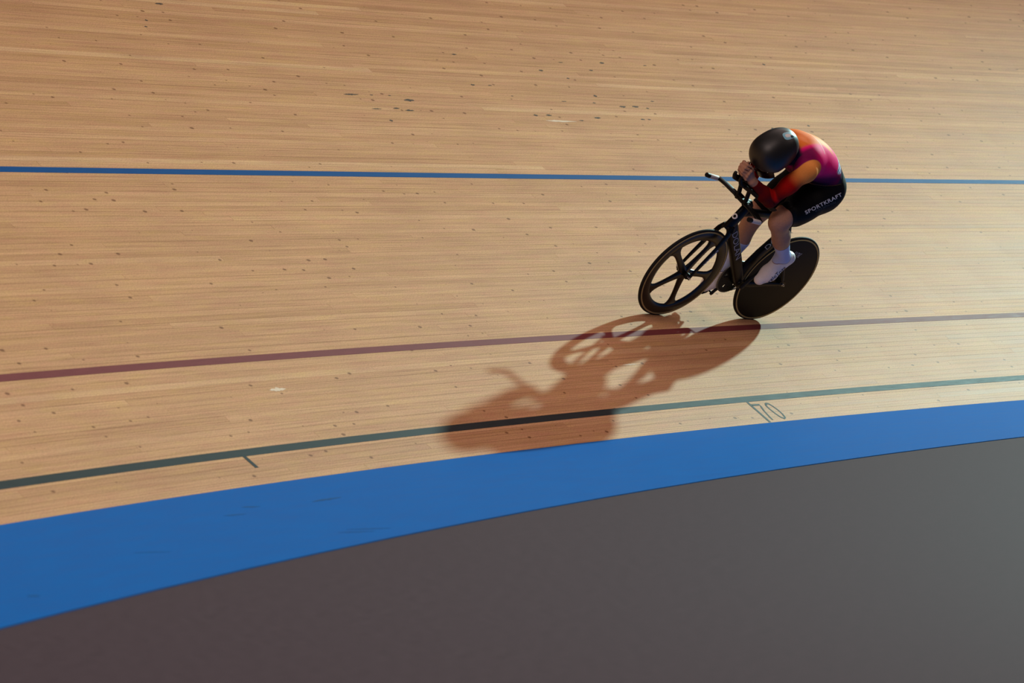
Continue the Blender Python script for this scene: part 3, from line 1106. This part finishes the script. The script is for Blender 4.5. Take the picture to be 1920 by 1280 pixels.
# trunk ------------------------------------------------------------
SPINE = [(-0.235, 0, 1.120), (-0.175, 0, 1.195), (-0.08, 0, 1.245), (0.03, 0, 1.268), (0.13, 0, 1.272), (0.22, 0, 1.270)]
ball((-0.210, 0, 1.125), (0.118, 0.160, 0.112), ((0.80, 0, 0.60), (0, 1, 0), (-0.60, 0, 0.80)), 0.05)
ball((-0.125, 0, 1.205), (0.138, 0.142, 0.108), ((0.88, 0, 0.47), (0, 1, 0), (-0.47, 0, 0.88)), 0.06)
ball((0.010, 0, 1.254), (0.165, 0.155, 0.122), ((0.96, 0, 0.26), (0, 1, 0), (-0.26, 0, 0.96)), 0.06)
ball((0.125, 0, 1.266), (0.130, 0.150, 0.118), ((0.99, 0, 0.12), (0, 1, 0), (-0.12, 0, 0.99)), 0.06)
for s in (1, -1):
    ball((0.155, s * 0.088, 1.290), (0.090, 0.074, 0.072), None, 0.05)             # shoulder blades
    limb((-0.240, s * 0.070, 1.090), (-0.210, s * 0.085, 1.050), 0.092, 0.088, 0.06)
    limb((-0.205, s * 0.085, 1.040), A3((-0.205, s * 0.085, 1.040)) * 0.4 + A3(J['knee', s]) * 0.6 + A3((-0.02, 0, -0.03)), 0.086, 0.066, 0.06)  # buttocks
    # thigh and knee
    hip, kn, an = A3(J['hip', s]), A3(J['knee', s]), A3(J['ankle', s])
    limb(hip, hip + (kn - hip) * 0.5, 0.098, 0.086, 0.05)
    limb(hip + (kn - hip) * 0.45, hip + (kn - hip) * 0.92, 0.088, 0.064, 0.04)
    td = (kn - hip) / np.linalg.norm(kn - hip)
    sdv = (an - kn) / np.linalg.norm(an - kn)
    fr_ = td - sdv
    fr_ /= np.linalg.norm(fr_)
    limb(kn - td * 0.03, kn + sdv * 0.03, 0.056, 0.052, 0.03)
    ball(kn + fr_ * 0.026, (0.028, 0.030, 0.034), (fr_, (0, 1, 0), np.cross(fr_, (0, 1, 0))), 0.025)     # kneecap
    for q in (1, -1):
        ball(hip + (kn - hip) * 0.84 + A3((0, q * 0.030, 0)) + fr_ * 0.020, (0.045, 0.026, 0.030), (td, (0, 1, 0), fr_), 0.03)
    # shank: calf behind, shin in front
    back = -(fr_ - sdv * (fr_ @ sdv))
    back /= np.linalg.norm(back)
    limb(kn + sdv * 0.02, kn + (an - kn) * 0.55, 0.050, 0.046, 0.03)
    limb(kn + (an - kn) * 0.5, an, 0.046, 0.034, 0.03)
    limb(kn + (an - kn) * 0.10 + back * 0.020, kn + (an - kn) * 0.45 + back * 0.022, 0.043, 0.044, 0.035)
    limb(kn + (an - kn) * 0.45 + back * 0.020, an + back * 0.010, 0.038, 0.026, 0.03)
    # foot
    f, dn = J['f', s], J['dn', s]
    bl, to, he = A3(J['ballf', s]), A3(J['toe', s]), A3(J['heel', s])
    limb(an, he + dn * 0.022 + f * 0.012, 0.034, 0.032, 0.03)
    limb(an + f * 0.01, bl + dn * 0.006, 0.039, 0.034, 0.03)
    limb(he + dn * 0.010 + f * 0.010, bl + A3((0, s * 0.004, 0)), 0.033, 0.041, 0.03, flat=(dn, 0.90))
    limb(bl, to, 0.046, 0.031, 0.03, flat=(dn, 0.76))
    # arm
    sh, el, wr = A3(J['shoulder', s]), A3(J['elbow', s]), A3(J['wrist', s])
    ball(sh + A3((0.0, s * 0.004, 0.0)), (0.058, 0.050, 0.058), None, 0.03)
    limb(sh, sh + (el - sh) * 0.5, 0.053, 0.047, 0.022)
    limb(sh + (el - sh) * 0.45, el, 0.047, 0.037, 0.03)
    limb(el, el + (wr - el) * 0.35, 0.037, 0.041, 0.03)
    limb(el + (wr - el) * 0.3, wr, 0.041, 0.028, 0.03)
    limb((0.14, s * 0.09, 1.255), sh, 0.068, 0.052, 0.04)

# neck and head -------------------------------------------------------
G = A3((math.cos(math.radians(50)), 0, -math.sin(math.radians(50))))    # the way the face looks
HU = A3((math.sin(math.radians(50)), 0, math.cos(math.radians(50))))    # crown of the head
HL = A3((0, 1, 0))
HC = A3((0.408, 0, 1.238))
hp = lambda g, l, h: HC + G * g + HL * l + HU * h
limb((0.21, 0, 1.290), hp(-0.045, 0, -0.050), 0.066, 0.056, 0.04)
ball(hp(-0.015, 0, 0.018), (0.098, 0.076, 0.098), (G, HL, HU), 0.02)
limb(hp(0.030, 0, -0.050), hp(0.052, 0, -0.092), 0.054, 0.030, 0.03)          # jaw and chin
ball(hp(0.082, 0, 0.012), (0.016, 0.050, 0.016), (G, HL, HU), 0.012)            # brow
limb(hp(0.088, 0, -0.008), hp(0.110, 0, -0.040), 0.008, 0.0125, 0.012)          # nose
for s in (1, -1):
    ball(hp(0.074, s * 0.040, -0.036), (0.020, 0.022, 0.018), (G, HL, HU), 0.015)   # cheeks
    ball(hp(0.097, s * 0.032, -0.010), (0.012, 0.016, 0.011), (G, HL, HU), 0.010, sub=True)  # eye sockets
    ball(hp(0.080, s * 0.032, -0.010), (0.013, 0.013, 0.013), (G, HL, HU), 0.004)
    ball(hp(-0.010, s * 0.078, -0.015), (0.018, 0.008, 0.030), (G, HL, HU), 0.008)  # ears
limb(hp(0.088, 0.020, -0.066), hp(0.088, -0.020, -0.066), 0.0085, 0.0085, 0.008)    # lips
limb(hp(0.099, 0.022, -0.066), hp(0.099, -0.022, -0.066), 0.0035, 0.0035, 0.004, sub=True)

# clasped hands: palms side by side, fingers laced over each other's back
for s in (1, -1):
    wr = A3(J['wrist', s])
    zo = 0.0 if s > 0 else 0.010
    kn = [A3((0.533, s * 0.036, 1.136 + zo)), A3((0.538, s * 0.037, 1.116 + zo)), A3((0.536, s * 0.036, 1.096 + zo)), A3((0.528, s * 0.034, 1.077 + zo))]
    HF_ = np.full_like(FIELD, 1.0) if False else FIELD
    limb(wr, A3((0.500, s * 0.034, 1.095 + zo)), 0.026, 0.024, 0.012, flat=((0, 1, 0), 0.75))
    for q in kn:
        limb(A3((0.492, s * 0.034, 1.093 + zo)) + (q - kn[1]) * 0.5, q, 0.0135, 0.0105, 0.010)
    for q, (k0, ln) in enumerate(zip(kn, (0.040, 0.045, 0.042, 0.033))):
        p1 = k0 + A3((ln * 0.72, -s * ln * 0.55, 0.010))
        p2 = p1 + A3((0.004, -s * 0.030, 0.006))
        p3 = p2 + A3((-0.020, -s * 0.012, 0.001))
        ball(k0 + A3((0.002, s * 0.004, 0)), (0.0108, 0.0108, 0.0108), None, 0.004)
        limb(k0, p1, 0.0098, 0.0088, 0.003)
        limb(p1, p2, 0.0090, 0.0082, 0.003)
        limb(p2, p3, 0.0082, 0.0072, 0.003)
    t0 = A3((0.488, s * 0.030, 1.112 + zo))
    t1 = t0 + A3((0.024, -s * 0.008, 0.030))
    t2 = t1 + A3((0.026, -s * 0.012, 0.010))
    limb(t0 - A3((0.004, 0, 0.008)), t1, 0.0135, 0.0105, 0.006)
    limb(t1, t2, 0.0102, 0.0082, 0.003)

BV, BF = surface_nets(FIELD)
# relax the voxel stepping, less on the fingers and face
nv = len(BV)
E1 = np.concatenate([BF[:, [0, 1]], BF[:, [1, 2]], BF[:, [2, 3]], BF[:, [3, 0]]])
deg = np.bincount(E1.ravel(), minlength=nv).astype(float)
fine = (BV[:, 0] > 0.485) & (BV[:, 2] > 1.04) | (np.linalg.norm(BV - hp(0.09, 0, -0.03), axis=1) < 0.075)
for it in range(5):
    acc = np.zeros_like(BV)
    for d in range(3):
        acc[:, d] = np.bincount(E1[:, 0], BV[E1[:, 1], d], nv) + np.bincount(E1[:, 1], BV[E1[:, 0], d], nv)
    w = np.where(fine, 0.25 if it < 2 else 0.0, 0.6)[:, None]
    BV = BV * (1 - w) + w * acc / deg[:, None]

FN = np.cross(BV[BF[:, 2]] - BV[BF[:, 0]], BV[BF[:, 3]] - BV[BF[:, 1]])
VN = np.zeros_like(BV)
for j in range(4):
    for d in range(3):
        VN[:, d] += np.bincount(BF[:, j], FN[:, d], nv)
VN /= np.linalg.norm(VN, axis=1)[:, None] + 1e-12
vol = np.einsum('ij,ij->i', BV[BF].mean(1), FN).sum()
if vol < 0:
    BF = BF[:, ::-1]
    VN = -VN


def fast_mesh(name, V, F, mat, parent):
    me = bpy.data.meshes.new(name)
    me.vertices.add(len(V))
    me.vertices.foreach_set('co', np.asarray(V, dtype=np.float32).ravel())
    me.loops.add(F.size)
    me.loops.foreach_set('vertex_index', np.asarray(F, dtype=np.int32).ravel())
    me.polygons.add(len(F))
    me.polygons.foreach_set('loop_start', np.arange(0, F.size, 4, dtype=np.int32))
    me.polygons.foreach_set('loop_total', np.full(len(F), 4, dtype=np.int32))
    me.update(calc_edges=True)
    me.validate()
    me.shade_smooth()
    me.materials.append(mat)
    return link(bpy.data.objects.new(name, me), parent)


def seg_t(V, a, b):
    a, b = A3(a), A3(b)
    ab = b - a
    t = (V - a) @ ab / (ab @ ab)
    d = np.linalg.norm(V - a - np.clip(t, 0, 1)[:, None] * ab, axis=1)
    return t, d


# which garment covers each point of the skin ------------------------
SEG = {}
for s in (1, -1):
    SEG['thigh', s] = seg_t(BV, J['hip', s], J['knee', s])
    SEG['shank', s] = seg_t(BV, J['knee', s], J['ankle', s])
    SEG['foot', s] = seg_t(BV, A3(J['heel', s]) + J['dn', s] * 0.01, J['toe', s])
    SEG['uarm', s] = seg_t(BV, J['shoulder', s], J['elbow', s])
    SEG['farm', s] = seg_t(BV, J['elbow', s], J['wrist', s])
SEG['neck', 0] = seg_t(BV, (0.20, 0, 1.272), hp(-0.03, 0, -0.03))
SEG['head', 0] = seg_t(BV, hp(0.0, 0, -0.05), hp(0.0, 0, 0.06))
SEG['hand', 0] = seg_t(BV, (0.505, 0, 1.09), (0.57, 0, 1.12))
trunk = [seg_t(BV, SPINE[i], SPINE[i + 1])[1] for i in range(len(SPINE) - 1)]
keys = [('thigh', 1), ('thigh', -1), ('shank', 1), ('shank', -1), ('foot', 1), ('foot', -1), ('uarm', 1), ('uarm', -1), ('farm', 1), ('farm', -1), ('neck', 0), ('head', 0), ('hand', 0)]
rad = {'thigh': 0.085, 'shank': 0.048, 'foot': 0.036, 'uarm': 0.052, 'farm': 0.040, 'neck': 0.06, 'head': 0.085, 'hand': 0.045}
DD = np.stack([SEG[k][1] - rad[k[0]] for k in keys] + [np.min(trunk, 0) - 0.125], 1)
near = DD.argmin(1)
isk = lambda k: near == keys.index(k)
tr = near == len(keys)
waist = (BV @ A3((0.83, 0, 0.56))) > (A3((-0.180, 0, 1.175)) @ A3((0.83, 0, 0.56)))
shorts = tr & ~waist
top = tr & ((BV @ A3((0.83, 0, 0.56))) > (A3((-0.180, 0, 1.175)) @ A3((0.83, 0, 0.56)) - 0.022))
sock = {}
shoe = {}
for s in (1, -1):
    tt_ = SEG['thigh', s][0]
    hem = np.full(nv, 0.80)
    shorts |= isk(('thigh', s)) & (tt_ < 0.86)
    top |= isk(('uarm', s)) | (isk(('farm', s)) & (SEG['farm', s][0] < 0.93))
    ts = SEG['shank', s][0]
    rel = BV - A3(J['ankle', s])
    f, dn = J['f', s], J['dn', s]
    low = isk(('foot', s)) | (isk(('shank', s)) & (ts > 0.95))
    # the overshoe is cut low: a rim that dips at the ankle bone, higher at heel and instep
    hgt = (BV - A3(J['ballf', s])) @ dn
    alo = (BV - A3(J['ballf', s])) @ f
    rim = 0.050 + 0.022 * np.clip(np.abs(alo + 0.118) / 0.045, 0, 1.0)
    shoe[s] = low & (hgt < rim)
    sock[s] = ((isk(('shank', s)) & (ts > (0.63 if s > 0 else 0.46))) | low) & ~shoe[s]
top |= isk(('neck', 0)) & (SEG['neck', 0][0] < 0.30)

SKIN = simple('rider_skin', (0.42, 0.215, 0.138), 0.5, 0.25, var=0.15, scale=90)
SOCKM = simple('pale_blue_knit', (0.44, 0.50, 0.76), 0.85, 0.2, var=0.15, scale=400)
SHOEM = simple('white_stretch_cover', (0.72, 0.68, 0.70), 0.45, 0.3, var=0.10, scale=120)
LYCRA = simple('black_lycra', (0.0035, 0.0035, 0.0040), 0.65, 0.12, var=0.3, scale=300)

person = fast_mesh('person', BV, BF, SKIN, None)
person.matrix_world = FRAME
tag(person, 'cyclist crouched low over the bicycle in orange and magenta skinsuit, black shorts and helmet', 'person')


def garment(name, mask, off, mat, color=None):
    fm = mask[BF].all(1)
    F = BF[fm]
    used = np.unique(F)
    mp = np.full(nv, -1)
    mp[used] = np.arange(len(used))
    F2 = mp[F]
    V = BV[used] + VN[used] * off
    # turned-in hem down to the skin
    e = np.concatenate([F2[:, [0, 1]], F2[:, [1, 2]], F2[:, [2, 3]], F2[:, [3, 0]]])
    key = np.sort(e, 1)
    kk = key[:, 0].astype(np.int64) * len(used) + key[:, 1]
    u, inv, cnt = np.unique(kk, return_inverse=True, return_counts=True)
    be = e[cnt[inv] == 1]
    bvs = np.unique(be)
    # smooth the hem line
    for _ in range(6):
        acc = np.zeros((len(used), 3))
        c = np.zeros(len(used))
        for a, b in ((0, 1), (1, 0)):
            np.add.at(acc, be[:, a], V[be[:, b]])
            np.add.at(c, be[:, a], 1)
        V[bvs] = 0.5 * V[bvs] + 0.5 * acc[bvs] / np.maximum(c[bvs], 1)[:, None]
    m2 = np.full(len(used), -1)
    m2[bvs] = len(used) + np.arange(len(bvs))
    V = np.concatenate([V, V[bvs] - VN[used][bvs] * (off + 0.002)])
    FH = np.stack([be[:, 1], be[:, 0], m2[be[:, 0]], m2[be[:, 1]]], 1)
    o = fast_mesh(name, V, np.concatenate([F2, FH]), mat, person)
    if color is not None:
        at = o.data.color_attributes.new('print', 'FLOAT_COLOR', 'POINT')
        rgb = color(V)
        at.data.foreach_set('color', np.concatenate([rgb, np.ones((len(V), 1))], 1).astype(np.float32).ravel())
    return o


def jersey_colors(V):
    """colours of the skinsuit top: orange yoke and sleeves, magenta back, plum flanks, navy waist, forearms red above and dark below"""
    C = lambda *c: np.array(c)
    orange, amber, magenta, plum = C(0.86, 0.200, 0.030), C(0.92, 0.330, 0.075), C(0.92, 0.008, 0.20), C(0.13, 0.004, 0.065)
    navy, red, dark, pale = C(0.016, 0.014, 0.040), C(0.46, 0.006, 0.004), C(0.025, 0.005, 0.015), C(0.62, 0.70, 0.86)
    ss = lambda a, b, x: np.clip((x - a) / (b - a), 0, 1)[:, None]
    sm = lambda t: t * t * (3 - 2 * t)
    x, y, z = V[:, 0], V[:, 1], V[:, 2]
    col = np.repeat(magenta[None], len(V), 0)
    # orange yoke on the right half of the upper back
    yoke = sm(ss(0.062, 0.035, y - 0.35 * np.clip(0.05 - x, 0, 1))) * sm(ss(-0.085, -0.02, x)) * sm(ss(1.20, 1.27, z))
    yc = orange + (amber - orange) * sm(ss(0.13, 0.05, x))
    col = col + (yc - col) * yoke
    # plum shading of the print at the nape on the left side
    col = col + (plum - col) * sm(ss(0.10, 0.20, x)) * sm(ss(0.055, 0.085, y)) * 0.9
    # flanks and belly
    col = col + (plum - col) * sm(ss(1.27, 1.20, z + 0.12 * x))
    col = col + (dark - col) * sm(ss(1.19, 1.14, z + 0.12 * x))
    # towards the waist
    sp_ = x * 0.83 + z * 0.56
    w0 = -0.180 * 0.83 + 1.175 * 0.56
    col = col + (navy - col) * sm(ss(w0 + 0.040, w0 + 0.015, sp_)) * sm(ss(0.03, 0.06, y))
    # pale panel in the small of the back
    pan = sm(ss(w0 + 0.112, w0 + 0.104, sp_)) * sm(ss(w0 + 0.030, w0 + 0.038, sp_)) * sm(ss(1.24, 1.25, z)) * sm(ss(0.075, 0.065, np.abs(y - 0.065)))
    col = col + (pale - col) * pan
    chk = pan * ((np.sin(y * 160) * np.sin(sp_ * 190)) > 0.25)[:, None]
    col = col + (C(0.04, 0.09, 0.24) - col) * chk
    # thin seam line across the shoulder blades
    col = col + (C(0.90, 0.55, 0.50) - col) * sm(ss(0.0045, 0.0025, np.abs(x - 0.082 + 0.08 * y))) * sm(ss(-0.10, -0.08, y)) * sm(ss(0.115, 0.10, y)) * sm(ss(1.25, 1.28, z))
    # collar
    col = col + (navy - col) * sm(ss(0.235, 0.255, x)) * (np.abs(y) < 0.085)[:, None]
    tk = np.min([seg_t(V, SPINE[i], SPINE[i + 1])[1] for i in range(len(SPINE) - 1)], 0) - 0.125
    for s in (1, -1):
        t, d = seg_t(V, J['shoulder', s], J['elbow', s])
        t2, d2 = seg_t(V, J['elbow', s], J['wrist', s])
        arm = sm(ss(0.004, -0.004, np.minimum(d - 0.052, d2 - 0.040) - tk))
        sl = amber * 0.9 + (red * 0.8 - amber * 0.9) * sm(ss(0.05, 0.42, t))
        sl = sl + (C(0.09, 0.003, 0.004) - sl) * sm(ss(0.50, 0.85, t)) * 0.85  # sleeve gets darker towards the elbow
        col = col + (sl - col) * arm
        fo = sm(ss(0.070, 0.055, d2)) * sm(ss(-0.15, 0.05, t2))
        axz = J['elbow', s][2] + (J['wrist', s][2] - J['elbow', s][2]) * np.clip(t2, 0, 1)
        fc = C(0.05, 0.003, 0.003) + (red * 1.15 - C(0.05, 0.003, 0.003)) * sm(ss(-0.012, 0.010, z - axz + 0.3 * s * (0.075 - s * y)))  # red above the forearm axis, dark below it
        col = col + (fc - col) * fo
    return col


def attr_mat(name, attr, rough):
    m, nt, b = new_mat(name)
    at = nd(nt, 'ShaderNodeVertexColor', layer_name=attr)
    tc = nd(nt, 'ShaderNodeTexCoord')
    n1 = noise(nt, tc.outputs['Object'], 350, 2)
    c = mix_rgb(nt, 1.0, at.outputs['Color'], ramp(nt, n1, [(0.3, (0.85, 0.85, 0.85)), (0.7, (1.08, 1.08, 1.08))]), 'MULTIPLY')
    nt.links.new(c, b.inputs['Base Color'])
    b.inputs['Roughness'].default_value = rough
    b.inputs['Specular IOR Level'].default_value = 0.06
    return m


jersey = garment('skinsuit_top', top, 0.0022, attr_mat('printed_lycra', 'print', 0.6), jersey_colors)
jersey['label'] = 'orange and magenta skinsuit top with long sleeves'
shorts_o = garment('shorts', shorts, 0.0040, LYCRA)
shorts_o['label'] = 'tight black shorts with white lettering'
socks = {}
shoes = {}
for s in (1, -1):
    socks[s] = garment('sock', sock[s], 0.0025, SOCKM)
    shoes[s] = garment('overshoe', shoe[s], 0.0040, SHOEM)

# helmet --------------------------------------------------------------
HELM = simple('helmet_shell', (0.009, 0.009, 0.009), 0.46, 0.5)
VISOR = simple('smoked_visor', (0.003, 0.003, 0.004), 0.25, 0.15)
CYAN = simple('pale_blue_shell_print', (0.22, 0.50, 0.62), 0.4, 0.4)


def helm_r(d):
    """radius of the shell in head directions d = (g, l, h)"""
    g, l, h = d
    a = 0.128 if g > 0 else 0.185
    b = 0.116
    c = 0.128 if h > 0 else 0.125
    n = 2.25
    return (abs(g / a) ** n + abs(l / b) ** n + abs(h / c) ** n) ** (-1 / n)


nu, nvv = 64, 40
v, f = [], []
for i in range(nvv + 1):
    ph = PI * i / nvv
    for k in range(nu):
        th = 2 * PI * k / nu
        d = (math.sin(ph) * math.cos(th), math.sin(ph) * math.sin(th), math.cos(ph))
        r = helm_r(d)
        p = np.array(d) * r
        # lower edge: low over the ears and nape, raised at the face
        cut = -0.062 if p[0] < 0.03 else -0.062 + (p[0] - 0.03) * 0.62
        if p[2] < cut:
            t = (cut - p[2]) / 0.09
            p[2] = cut + 0.002 * t
            p[0] *= max(0.0, 1 - t)
            p[1] *= max(0.0, 1 - t)
        v.append(hp(p[0] - 0.012, p[1], p[2] + 0.012))
for i in range(nvv):
    for k in range(nu):
        k2 = (k + 1) % nu
        f.append((i * nu + k, (i + 1) * nu + k, (i + 1) * nu + k2, i * nu + k2))
mbh = MB()
mbh.add(v, f)
helmet = mbh.build('helmet', HELM, person, angle=50)
helmet['label'] = 'black time trial helmet with pale blue vent patch'


def shell_patch(name, g0, mat, parent, w, h, lift, rot=0.0, hole=False):
    """rounded patch lying on the helmet around the direction g0"""
    d0 = np.array(g0, float)
    d0 /= np.linalg.norm(d0)
    e1 = np.cross(d0, (0, 1, 0.001))
    e1 /= np.linalg.norm(e1)
    e2 = np.cross(d0, e1)
    e1, e2 = e1 * math.cos(rot) + e2 * math.sin(rot), e2 * math.cos(rot) - e1 * math.sin(rot)
    n, rings = 24, 5
    v = []
    for r in range(rings + 1):
        for k in range(n):
            a = 2 * PI * k / n
            q = r / rings
            sx = math.copysign(abs(math.cos(a)) ** 0.8, math.cos(a))
            sy = math.copysign(abs(math.sin(a)) ** 0.8, math.sin(a))
            d = d0 * 0.15 + e1 * q * w * sx + e2 * q * h * sy * (1.0 - 0.35 * sx)
            d /= np.linalg.norm(d)
            p = d * (helm_r(d) + (lift if r < rings else -0.001))
            v.append(hp(p[0] - 0.012, p[1], p[2] + 0.012))
    f = [tuple(range(n))] + [(r * n + k, r * n + (k + 1) % n, (r + 1) * n + (k + 1) % n, (r + 1) * n + k) for r in range(rings) for k in range(n)]
    m = MB().add(v, f)
    return m.build(name, mat, parent)


shell_patch('vent_patch', (-0.80, 0.20, 0.60), CYAN, helmet, 0.042, 0.026, 0.0012)
shell_patch('vent_patch', (-0.80, 0.20, 0.62), WHITE_PRINT, helmet, 0.026, 0.012, 0.0020)
shell_patch('vent', (-0.85, 0.25, 0.50), VISOR, helmet, 0.012, 0.008, 0.0030)
# visor: curved shield below the brow
v, f = [], []
for side in (0, 1):
    for i in range(9):
        h = -0.018 - 0.075 * i / 8
        for k in range(25):
            th = math.radians(-68 + 136 * k / 24)
            rr = 0.118 - 0.010 * i / 8 - 0.003 * side
            v.append(hp(rr * math.cos(th) * 1.02, rr * math.sin(th) * 0.93, h))
for side in (0, 1):
    o_ = side * 225
    for i in range(8):
        for k in range(24):
            q = (o_ + i * 25 + k, o_ + i * 25 + k + 1, o_ + (i + 1) * 25 + k + 1, o_ + (i + 1) * 25 + k)
            f.append(q if side else tuple(reversed(q)))
for i in range(8):
    for k in (0, 24):
        f.append((i * 25 + k, (i + 1) * 25 + k, 225 + (i + 1) * 25 + k, 225 + i * 25 + k))
for k in range(24):
    for i in (0, 8):
        f.append((i * 25 + k, i * 25 + k + 1, 225 + i * 25 + k + 1, 225 + i * 25 + k))
MB().add(v, f).build('visor', VISOR, helmet)
# lettering on the clothes, laid onto the cloth ------------------------
OUT = (0.785, 0.487, 0.383)
bv_shorts = bvh_of(shorts_o)
decal('shorts_lettering', 'SPORTKRAFT', bv_shorts, (0.0104, 0.2, 0.9765), (-0.2139, 0.2, 1.138), 0.022, OUT, WHITE_PRINT, shorts_o, lift=0.0015, bold=0.02, spacing=1.12)
decal('shorts_lettering', 'BUILT WITH YOU', bv_shorts, (-0.0631, 0.2, 1.0010), (-0.1965, 0.2, 1.0813), 0.010, OUT, GREY_PRINT, shorts_o, lift=0.0015)
decal('shoe_lettering', 'veloToze', bvh_of(shoes[1]), (-0.1290, 0.18, 0.4260), (-0.194, 0.18, 0.5480), 0.020, OUT, simple('navy_print', (0.02, 0.03, 0.09), 0.6, 0.2), shoes[1], lift=0.0018)
